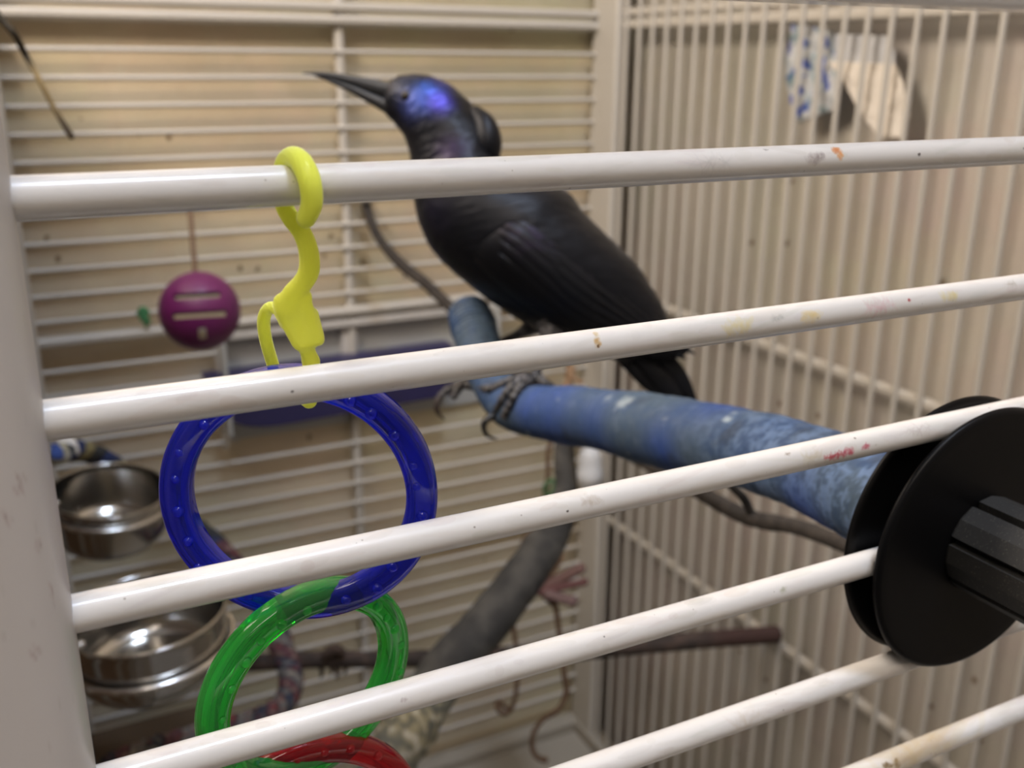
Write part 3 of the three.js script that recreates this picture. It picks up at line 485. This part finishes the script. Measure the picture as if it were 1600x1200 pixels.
// ---------------------------------------------------------------- steel bowls in ring holders on the left grille
function bowl(c, label, tilt, drop, R, deep) {
  const t = thing('steel_bowl', label, 'bowl', [c[0], c[1] - deep, c[2]], 'steel feeding bowls');
  const axis = [tilt[0], 1, tilt[1]];
  part('cup', lathe([[0.01, -deep + 0.8], [R * 0.7, -deep + 0.8], [R * 0.86, -deep + 2.2], [R * 0.94, -deep + 6], [R * 0.955, -4], [R * 0.965, -0.4], [R * 0.985, 0.35], [R * 1.01, 0.1], [R * 1.015, -0.7], [R * 0.995, -1.3], [R * 0.985, -4], [R * 0.965, -deep + 7], [R * 0.9, -deep + 2.4], [R * 0.84, -deep + 0.6], [R * 0.72, -deep], [0.01, -deep]], c, axis, 96), steel, t);
  const n = new THREE.Vector3(...axis).normalize(), p = V(c).addScaledVector(n, -drop / 1000);
  const ring = new THREE.TorusGeometry((R * 1.0 + 1.0) / 1000, 0.0013, 12, 96); ring.applyQuaternion(new THREE.Quaternion().setFromUnitVectors(new THREE.Vector3(0, 0, 1), n)); ring.translate(p.x, p.y, p.z);
  const h = part('holder_ring', ring, steelWire, t);
  const y = c[1] - drop;
  part('bracket', tube([[c[0] - R * 0.9, y, c[2] - 10, 1.2], [-84, y, c[2] - 9, 1.2], [-94, y - 2, c[2] - 8, 1.2]], { round: 8 }), steelWire, h);
  part('bracket', tube([[c[0] - R * 0.9, y, c[2] + 10, 1.2], [-84, y, c[2] + 9, 1.2], [-94, y - 2, c[2] + 8, 1.2]], { round: 8 }), steelWire, h);
}
bowl([-60.0,-194.4,-415.6], 'upper steel feeding bowl beside the left post, behind the blue ring', [0.06, 0.13], 6.5, 27.4, 27);
bowl([-63.3,-173.4,-251.3], 'lower steel feeding bowl beside the left post, nearer and behind the green ring', [-0.04, 0.0], 12.5, 27.2, 24);

// ---------------------------------------------------------------- rope perch
{
  const t = thing('rope_perch', 'multicoloured twisted rope perch with a white end cap, hanging behind the bowls', 'rope perch', [-73.2,-259.8,-289.7]);
  const pts = [[...[-81.3,-181.8,-440.6], 5.2], [...[-73.1,-183.8,-449.8], 5.2], [...[-58.0,-198.2,-469.9], 5.0], [...[-35.7,-221.7,-468.8], 5.0], [...[-8.5,-244.1,-433.7], 5.0], [...[4.8,-261.8,-396.7], 5.4], [...[8.0,-274.4,-366.8], 5.6], [...[7.0,-282.4,-346.7], 5.4], [...[-2.2,-285.1,-332.6], 5.2], [...[-19.2,-279.2,-319.9], 5.0], [...[-43.6,-269.8,-306.3], 5.0], [...[-64.0,-262.5,-295.8], 5.0], [...[-80.5,-258.9,-287.8], 5.0]];
  const tint = (p, s, q) => {
    const strand = (q * 3 + s * 34) % 1, cell = Math.floor(((q * 3 + s * 34) % 3 + 3) % 3), n = fbm(p.x * 420, p.y * 420, p.z * 420, 3), e = smooth(0, 0.15, strand) * smooth(1, 0.85, strand);
    const early = [[0.03, 0.05, 0.16], [0.34, 0.29, 0.14], [0.05, 0.055, 0.06]], first = [[0.08, 0.15, 0.5], [0.62, 0.58, 0.42], [0.55, 0.56, 0.55]], late = [[0.22, 0.05, 0.045], [0.035, 0.045, 0.075], [0.30, 0.27, 0.23]];
    const set = s < 0.05 ? first : s < 0.34 ? early : late; let c = set[cell];
    if (s >= 0.34) c = mix3(c, late[Math.floor((noise(p.x * 300, p.y * 300, p.z * 300) + 1) * 1.49)] ?? c, 0.55);
    return c.map((v) => v * (0.2 + 0.4 * e) * (1 + n));
  };
  part('rope', tube(pts, { n: 520, round: 48, tint, bump: (p, a, s) => 0.55 * Math.abs(Math.sin(1.5 * a + s * 107)) + 0.7 * noise(p.x * 700, p.y * 700, p.z * 700) }), vtx({ roughness: 0.95 }), t);
  part('end_cap', lathe([[0.1, -4], [5.9, -4], [6.4, -3], [6.4, 3], [5.9, 4], [0.1, 4]], [-75.7,-182.1,-448.3], [1, 0.05, -0.45], 32), M({ color: lin(0.7, 0.68, 0.64), roughness: 0.5 }), t);
  const r = rng(44), hairs = [];
  for (let i = 0; i < 46; i++) { const k = 6 + r() * 3, row = spline(pts, 12)[Math.round(k)], a = r() * 6.28, l = 5 + r() * 5; hairs.push(tube([[row[0] + (r() - 0.5) * 4, row[1] + (r() - 0.5) * 6, row[2] + (r() - 0.5) * 6, 0.4], [row[0] + Math.cos(a) * l * 0.7, row[1] + Math.sin(a) * l * 0.7, row[2] + (r() - 0.5) * 6, 0.35], [row[0] + Math.cos(a + 0.4) * l, row[1] + Math.sin(a + 0.4) * l - 2, row[2] + (r() - 0.5) * 8, 0.2]], { n: 5, round: 5 })); }
  const f = part('frayed_fibres', mergeGeometries(hairs), M({ color: lin(0.16, 0.06, 0.05), roughness: 1 }), t); f.userData.kind = 'stuff';
}

// ---------------------------------------------------------------- branches and sticks
const bark = (dark, light, k = 0.12) => (p) => { const x = p.x * 1000, y = p.y * 1000, z = p.z * 1000; return mix3(dark, light, smooth(-0.2, 0.35, fbm(x * k, y * k, z * k, 4))).map((v) => v * (1 + 0.4 * fbm(x, y, z, 2))); };
const rough = (p) => { const x = p.x * 1000, y = p.y * 1000, z = p.z * 1000; return 0.6 * fbm(x * 0.12, y * 0.12, z * 0.12, 2) + 0.22 * noise(x * 0.9, y * 0.9, z * 0.9); };
{
  const end = [29.0,-246.7,-242.1], base = bark([0.028, 0.027, 0.025], [0.062, 0.058, 0.051], 0.08);
  const tint = (p, s) => { const x = p.x * 1000, y = p.y * 1000, z = p.z * 1000, n = fbm(x * 0.22, y * 0.22, z * 0.22, 3), k = smooth(0.6, 0.68, s) * smooth(0.84, 0.78, s) * smooth(-0.12, 0.18, n); let c = mix3(base(p), [0.2, 0.22, 0.2], smooth(0.58, 0.66, s) * 0.5); return mix3(c, n > 0.2 ? [0.62, 0.62, 0.58] : [0.4, 0.38, 0.26], k * 0.8); };
  solo('branch', tube([[...[134.9,-150.6,-305.8], 5], [...[129.4,-167.3,-296.6], 5], [...[125.4,-180.8,-287.8], 5.6], [...[115.0,-196.0,-281.7], 8.6], [...[97.1,-210.5,-274.9], 9.6], [...[75.7,-225.6,-268.5], 10], [...[56.3,-235.3,-261.9], 10.4], [...[41.9,-243.6,-254.4], 10.6], [...end, 11], [...[17.8,-249.2,-232.7], 11], [-20, -282, -205, 10.5], [-86, -318, -165, 10]], { n: 300, round: 56, tint, bump: (p, a, s) => rough(p) * 1.2 + smooth(0.6, 0.68, s) * 2.2 * fbm(p.x * 260, p.y * 260, p.z * 260, 3) }), vtx({ roughness: 0.9 }), 'thick grey brown forked branch slanting down to the lower left with a crusty whitish end', 'branch');
}
{
  const t = thing('stick_perch', 'straight dark brown stick lying level across the lower cage with a reddish cut end', 'stick', [132.8,-311.1,-354.4]);
  const b = bark([0.024, 0.017, 0.014], [0.06, 0.038, 0.029], 0.15);
  part('stick', tube([[-86, -317.7, -459, 4.8], [...[34.7,-323.9,-423.6], 5], [...[77.3,-329.2,-411.7], 5], [...[129.0,-333.8,-397.7], 5.2], [...[190.4,-337.7,-380.2], 5.3], [...[253.9,-338.2,-361.6], 5.5], [...[314.7,-338.1,-341.2], 5.7]], { n: 200, round: 32, tint: (p, s) => mix3(b(p), [0.036, 0.015, 0.011], smooth(0.84, 0.9, s)), bump: (p) => rough(p) * 0.9 }), vtx({ roughness: 0.85 }), t);
  const hang = []; for (const [u, l, r] of [[498, 18, 1.3], [514, 13, 1.1], [522, 20, 1.4], [534, 15, 1.2]]) { const a = u === 498 ? [41.4,-329.2,-424.2] : u === 514 ? [47.0,-329.7,-422.3] : u === 522 ? [50.0,-329.7,-420.8] : [54.4,-329.5,-419.8]; hang.push(tube([[a[0], a[1] + 2, a[2] + 3, r * 1.3], [a[0] + 0.6, a[1] - l * 0.18, a[2] + 4, r], [a[0] - 0.5, a[1] - l * 0.36, a[2] + 4, r * 0.5]], { n: 10, round: 8 })); }
  hang.push(tube([[...[43.4,-319.0,-416.2], 2.6], [...[48.5,-315.5,-414.9], 3.2], [...[52.9,-316.8,-412.2], 2.2]], { n: 14, round: 14, bump: rough }));
  part('bark_shreds', mergeGeometries(hang.map((g) => { g.deleteAttribute('uv'); return g; })), M({ color: lin(0.05, 0.032, 0.024), roughness: 0.95 }), t);
}
{
  const t = thing('thin_branch', 'thin dark bare branch running from the rear bars down under the blue perch', 'branch', [86.9,-124.8,-174.4]);
  const tint = bark([0.02, 0.016, 0.013], [0.042, 0.034, 0.028], 0.2);
  part('stem', tube([[...[140.5,-80.8,-600.4], 2.8], [...[136.7,-92.1,-586.4], 3.2], [...[137.3,-107.6,-566.2], 3.2], [...[141.8,-120.5,-537.9], 3.7], [...[147.0,-128.1,-508.8], 3.6], [...[150.5,-137.6,-474.0], 3.6], [...[146.1,-148.3,-383.7], 3.2], [...[128.5,-144.7,-264.0], 2.9], [...[105.2,-127.1,-170.1], 2.6], [...[95.4,-120.0,-142.3], 2.5], [...[90.1,-115.0,-123.2], 2.4], [...[87.1,-108.1,-103.6], 2.2], [...[83.8,-103.6,-86.8], 2.0], [...[81.7,-101.4,-74.5], 1.8]], { n: 320, round: 28, tint, bump: (p) => rough(p) * 0.7 }), vtx({ roughness: 0.9 }), t);
  part('twig', tube([[...[89.6,-113.8,-122.7], 1.3], [...[86.5,-108.4,-122.7], 1.25], [...[81.9,-103.8,-122.1], 1.15], [...[75.0,-98.1,-121.8], 0.9]], { n: 40, round: 14, tint: bark([0.008, 0.007, 0.006], [0.03, 0.026, 0.022], 0.3), bump: (p) => rough(p) * 0.3 }), vtx({ roughness: 0.9 }), t);
  part('twig', tube([[...[142.8,-118.9,-533.3], 1.6], [...[142.0,-124.1,-529.4], 1.3], [...[140.7,-128.0,-528.6], 0.5]], { n: 12, round: 10, tint }), vtx({ roughness: 0.9 }), t);
}
solo('twig', tube([[...[-85.4,28.1,-318.8], 1.25], [...[-80.2,19.8,-315.4], 1.2], [...[-77.0,15.0,-314.4], 1.15], [...[-74.4,8.9,-321.5], 1.1], [...[-71.8,1.5,-311.5], 1.0], [...[-68.4,-8.0,-308.6], 0.95], [...[-64.1,-17.6,-305.3], 1.15]], { n: 90, round: 14, tint: (p, s) => mix3(mix3([0.045, 0.036, 0.022], [0.3, 0.22, 0.1], smooth(0.52, 0.66, s)), [0.07, 0.05, 0.03], smooth(0.76, 0.92, s)), bump: (p) => 0.12 * noise(p.x * 900, p.y * 900, p.z * 900) }), vtx({ roughness: 0.8 }), 'thin dry twig with a yellow middle poking in at the upper left corner', 'twig');

// ---------------------------------------------------------------- plastic bath in the rear opening
{
  const t = thing('bird_bath', 'pale grey plastic bath with a dark blue base set in the rear bars', 'bird bath', [125, -246, -580]);
  const pale = M({ color: lin(0.42, 0.43, 0.42), roughness: 0.35, clearcoat: 0.4 }), blue = M({ color: lin(0.022, 0.02, 0.078), roughness: 0.35, clearcoat: 0.3 }), white = M({ color: lin(0.5, 0.48, 0.45), roughness: 0.5 });
  part('back_panel', box(30, -246, -594, 230, -164, -591, 1), pale, t);
  part('side_panel', box(28, -236, -594, 31, -166, -570, 1), pale, t);
  part('side_panel', box(229, -236, -594, 232, -166, -570, 1), pale, t);
  part('frame_bar', box(114, -236, -591, 127, -166, -586, 2, 3), white, t);
  part('frame_bar', box(28, -172, -591, 232, -166, -582, 1.5, 2), white, t);
  const q = [[16.6,-193.0,-572.0], [192.8,-192.2,-572.0], [189.3,-229.4,-572.0], [119.6,-231.2,-572.0], [64.1,-233.0,-572.0], [43.1,-231.9,-572.0], [30.8,-224.0,-572.0]], s = new THREE.Shape();
  s.moveTo(q[0][0] / 1000, q[0][1] / 1000); s.lineTo(q[1][0] / 1000, q[0][1] / 1000 + 0.001); s.lineTo(q[1][0] / 1000, q[2][1] / 1000); s.lineTo(q[4][0] / 1000, q[4][1] / 1000); s.quadraticCurveTo(q[5][0] / 1000 - 0.006, q[5][1] / 1000, q[6][0] / 1000, q[6][1] / 1000); s.quadraticCurveTo(q[6][0] / 1000 - 0.006, q[6][1] / 1000 + 0.01, q[0][0] / 1000, q[0][1] / 1000);
  const g = new THREE.ExtrudeGeometry(s, { depth: 0.014, bevelEnabled: true, bevelThickness: 0.001, bevelSize: 0.0008, bevelSegments: 3 }); g.translate(0, OY, -0.587);
  part('base', g, blue, t, 'dark blue base');
}

// ---------------------------------------------------------------- string toy with pink blocks
{
  const t = thing('string_toy', 'knotted brown string toy with faded pink wooden pieces hanging in the rear right corner', 'string toy', [200.9,-461.7,-435.7]);
  const string = M({ color: lin(0.09, 0.047, 0.022), roughness: 0.85 }), pink = M({ color: lin(0.13, 0.072, 0.062), roughness: 0.8 }), dull = M({ color: lin(0.24, 0.15, 0.085), roughness: 0.85 });
  part('string', tube([[...[300.6,-168.1,-588.0], 1.6], [...[295.3,-164.2,-579.0], 1.8], [...[270.2,-201.3,-534.7], 1.8], [...[255.6,-233.0,-515.2], 1.8], [...[242.7,-259.5,-512.0], 1.8], [...[239.1,-279.4,-506.6], 1.8], [...[231.6,-303.7,-501.6], 1.8], [...[217.1,-324.2,-501.5], 1.9], [...[208.8,-348.1,-497.0], 1.8], [...[203.0,-374.6,-490.2], 1.8], [...[202.0,-396.6,-482.6], 1.8], [...[199.7,-418.7,-475.7], 1.8], [...[195.3,-435.5,-471.8], 1.8], [...[188.8,-443.1,-472.4], 1.9], [...[184.0,-439.1,-476.3], 1.9], [...[186.5,-437.0,-479.3], 1.8], [...[192.5,-442.8,-477.6], 1.7]], { n: 200, round: 10 }), string, t);
  part('string', tube([[...[222.1,-356.9,-482.2], 3.2], [...[225.5,-360.7,-476.7], 3], [...[228.8,-365.9,-473.1], 2.2], [...[229.7,-378.8,-470.3], 2], [...[230.3,-399.6,-464.7], 2], [...[229.7,-415.0,-459.3], 2.2], [...[229.3,-426.9,-455.2], 2.2], [...[221.9,-437.2,-452.8], 2.1], [...[209.8,-443.0,-454.5], 1.9], [...[201.3,-452.3,-453.1], 1.8], [...[199.6,-461.9,-450.5], 1.8], [...[202.0,-467.6,-447.1], 1.9], [...[207.1,-469.7,-443.8], 2.4]], { n: 150, round: 10 }), string, t);
  const blk = (a, b, c, r, m, name = 'block') => part(name, tube([[...a, r], [...b, r], [...c, r]], { n: 20, round: 20, squash: 0.72, bump: (p) => 0.3 * noise(p.x * 400, p.y * 400, p.z * 400) }), m, t);
  blk([226.9,-354.5,-485.3], [237.5,-346.7,-478.0], [248.0,-338.5,-470.9], 5.2, pink); blk([217.1,-354.9,-480.8], [232.1,-349.3,-470.4], [245.4,-343.7,-460.9], 3.6, M({ color: lin(0.1, 0.04, 0.038), roughness: 0.8 })); blk([222.5,-354.1,-473.5], [229.4,-355.6,-467.1], [235.3,-356.1,-459.2], 5, M({ color: lin(0.13, 0.08, 0.075), roughness: 0.8 }));
  blk([226.8,-352.1,-491.0], [231.9,-343.5,-489.1], [238.1,-333.7,-487.2], 7, dull); blk([215.3,-360.3,-489.1], [221.2,-354.1,-488.4], [227.8,-347.9,-487.3], 5, pink);
  blk([265.0,-204.2,-520.9], [262.8,-210.8,-519.6], [259.3,-217.9,-518.8], 3.2, dull, 'leather_tag'); blk([261.6,-205.8,-519.7], [264.0,-210.5,-514.4], [268.6,-213.1,-511.1], 2, dull, 'leather_tag');
  part('knot', tube([[...[234.0,-289.7,-500.7], 1.5], [...[233.3,-284.5,-500.6], 1.6], [...[236.3,-279.7,-499.7], 1.6], [...[240.1,-280.1,-498.8], 1.5], [...[238.4,-286.2,-497.4], 1.6], [...[234.5,-290.6,-497.8], 1.5]], { n: 40, round: 10 }), M({ color: lin(0.05, 0.12, 0.045), roughness: 0.8 }), t, 'green string knot');
}
solo('plastic_clip', sdf('clip', 44, [308, -315, -560], 30, (x, y, z) => { const p = [x, y, z]; return smin(segd(p, [309, -297, -562], [308, -312, -560], 9, 10), segd(p, [308, -312, -560], [309, -331, -561], 10, 4.5), 3); }), M({ color: lin(0.6, 0.61, 0.62), roughness: 0.5 }), 'white rounded plastic clip by the rear right corner post, under the blue perch', 'clip');
solo('green_tie', tube([[...[-19.2,-147.9,-581.0], 1.8], [...[-17.5,-144.6,-580.0], 2.2], [...[-15.0,-146.5,-580.0], 2], [...[-17.3,-150.0,-580.0], 2.4], [...[-14.8,-152.4,-580.0], 1.8], [...[-16.2,-155.2,-580.0], 1.3]], { n: 40, round: 10, bump: (p) => 0.4 * noise(p.x * 500, p.y * 500, p.z * 500) }), M({ color: lin(0.045, 0.19, 0.075), roughness: 0.7 }), 'small crumpled green tie on the rear bars left of the purple ball', 'tie');

// ---------------------------------------------------------------- brown box on the cage floor, rear left
{
  const t = thing('cardboard_box', 'low brown box with a level top edge behind the rope at the lower left', 'box', [-45, -571, -500]);
  const brown = M({ color: lin(0.07, 0.045, 0.023), roughness: 0.85 });
  part('body', box(-82, -571, -545, -9, -424, -455, 1.5, 2), brown, t);
  part('lid', box(-83, -428, -546, -8, -418, -454, 1.2, 2), M({ color: lin(0.085, 0.055, 0.03), roughness: 0.85 }), t);
}

// ---------------------------------------------------------------- papers tucked between the right bars and the wall
function sheet(rows, nu, nv, thick, wob, tint, seed) {      // grid of corners -> crumpled sheet with thickness along x
  const at = (u, v) => { const a = rows[0], b = rows[1], f = u * (a.length - 1), i = Math.min(a.length - 2, Math.floor(f)), k = f - i; const p = mix3(mix3(a[i], a[i + 1], k), mix3(b[i], b[i + 1], k), v); p[0] += wob * (fbm(p[1] * 0.07 + seed, p[2] * 0.07, seed, 3) * 2 + 0.35 * Math.abs(noise(p[1] * 0.16, p[2] * 0.16, seed))); return p; };
  const pos = [], col = [], idx = [], W = nv + 1, side = (nu + 1) * W;
  for (const s of [0, 1]) for (let i = 0; i <= nu; i++) for (let j = 0; j <= nv; j++) { const p = at(i / nu, j / nv); p[0] += s * thick; const q = V(p); pos.push(q.x, q.y, q.z); col.push(...tint(p, i / nu, j / nv)); }
  for (const s of [0, 1]) for (let i = 0; i < nu; i++) for (let j = 0; j < nv; j++) { const a = s * side + i * W + j, q = [a, a + W, a + 1, a + 1, a + W, a + W + 1]; idx.push(...(s ? q : q.reverse())); }
  const rim = (a, b) => { idx.push(a, b, a + side, b, b + side, a + side); };
  for (let i = 0; i < nu; i++) { rim(i * W, (i + 1) * W); rim((i + 1) * W + nv, i * W + nv); } for (let j = 0; j < nv; j++) { rim(j + 1, j); rim(nu * W + j, nu * W + j + 1); }
  const g = new THREE.BufferGeometry(); g.setAttribute('position', new THREE.Float32BufferAttribute(pos, 3)); g.setAttribute('color', new THREE.Float32BufferAttribute(col, 3)); g.setIndex(idx); g.computeVertexNormals(); return g;
}
{
  const blot = (p, l, s) => fbm(p[1] * 0.13 + s, p[2] * 0.13, l, 3);
  const bagTint = (p) => { const n = blot(p, 4, 2), m = blot(p, 9, 30); let c = mix3([0.5, 0.52, 0.54], [0.36, 0.42, 0.46], smooth(-0.1, 0.25, m)); c = mix3(c, [0.04, 0.09, 0.42], smooth(0.1, 0.2, n)); return mix3(c, [0.07, 0.17, 0.2], smooth(0.16, 0.26, m) * 0.7); };
  const G = [[[324.0,30.1,-387.1], [324.0,14.3,-391.3], [324.0,-3.2,-388.9], [324.0,-16.4,-381.7], [324.0,-24.6,-375.3]], [[325.0,24.2,-356.3], [325.0,9.3,-353.1], [325.0,-2.2,-346.6], [325.0,-11.5,-347.1], [325.0,-16.4,-350.3]]];
  solo('plastic_bag', sheet(G, 44, 30, 1.2, 2.2, bagTint, 3.3), vtx({ roughness: 0.45 }), 'crumpled white and blue printed plastic bag wedged behind the right bars', 'bag');
  const t = thing('folded_paper', 'folded white paper with a pale grey blue top hanging behind the right bars', 'paper', [325.0,-28.4,-316.1]);
  part('sheet', sheet([[[324.0,9.0,-354.9], [324.0,-2.1,-342.8], [324.0,-14.2,-331.7], [324.0,-28.9,-314.2]], [[326.0,8.1,-310.9], [326.0,-1.7,-303.5], [326.0,-13.3,-298.3], [326.0,-27.9,-299.2]]], 40, 30, 1.0, 1.6, () => [0.72, 0.67, 0.6], 7.7), vtx({ roughness: 0.85 }), t);
  part('top_fold', sheet([[[326.0,23.7,-365.0], [326.0,15.0,-359.8], [326.0,5.7,-352.6]], [[328.0,21.8,-320.9], [328.0,13.6,-314.5], [328.0,5.6,-312.4]]], 26, 30, 1.0, 1.4, () => [0.5, 0.51, 0.53], 5.1), vtx({ roughness: 0.8 }), t);
}

renderer.render(scene, camera);
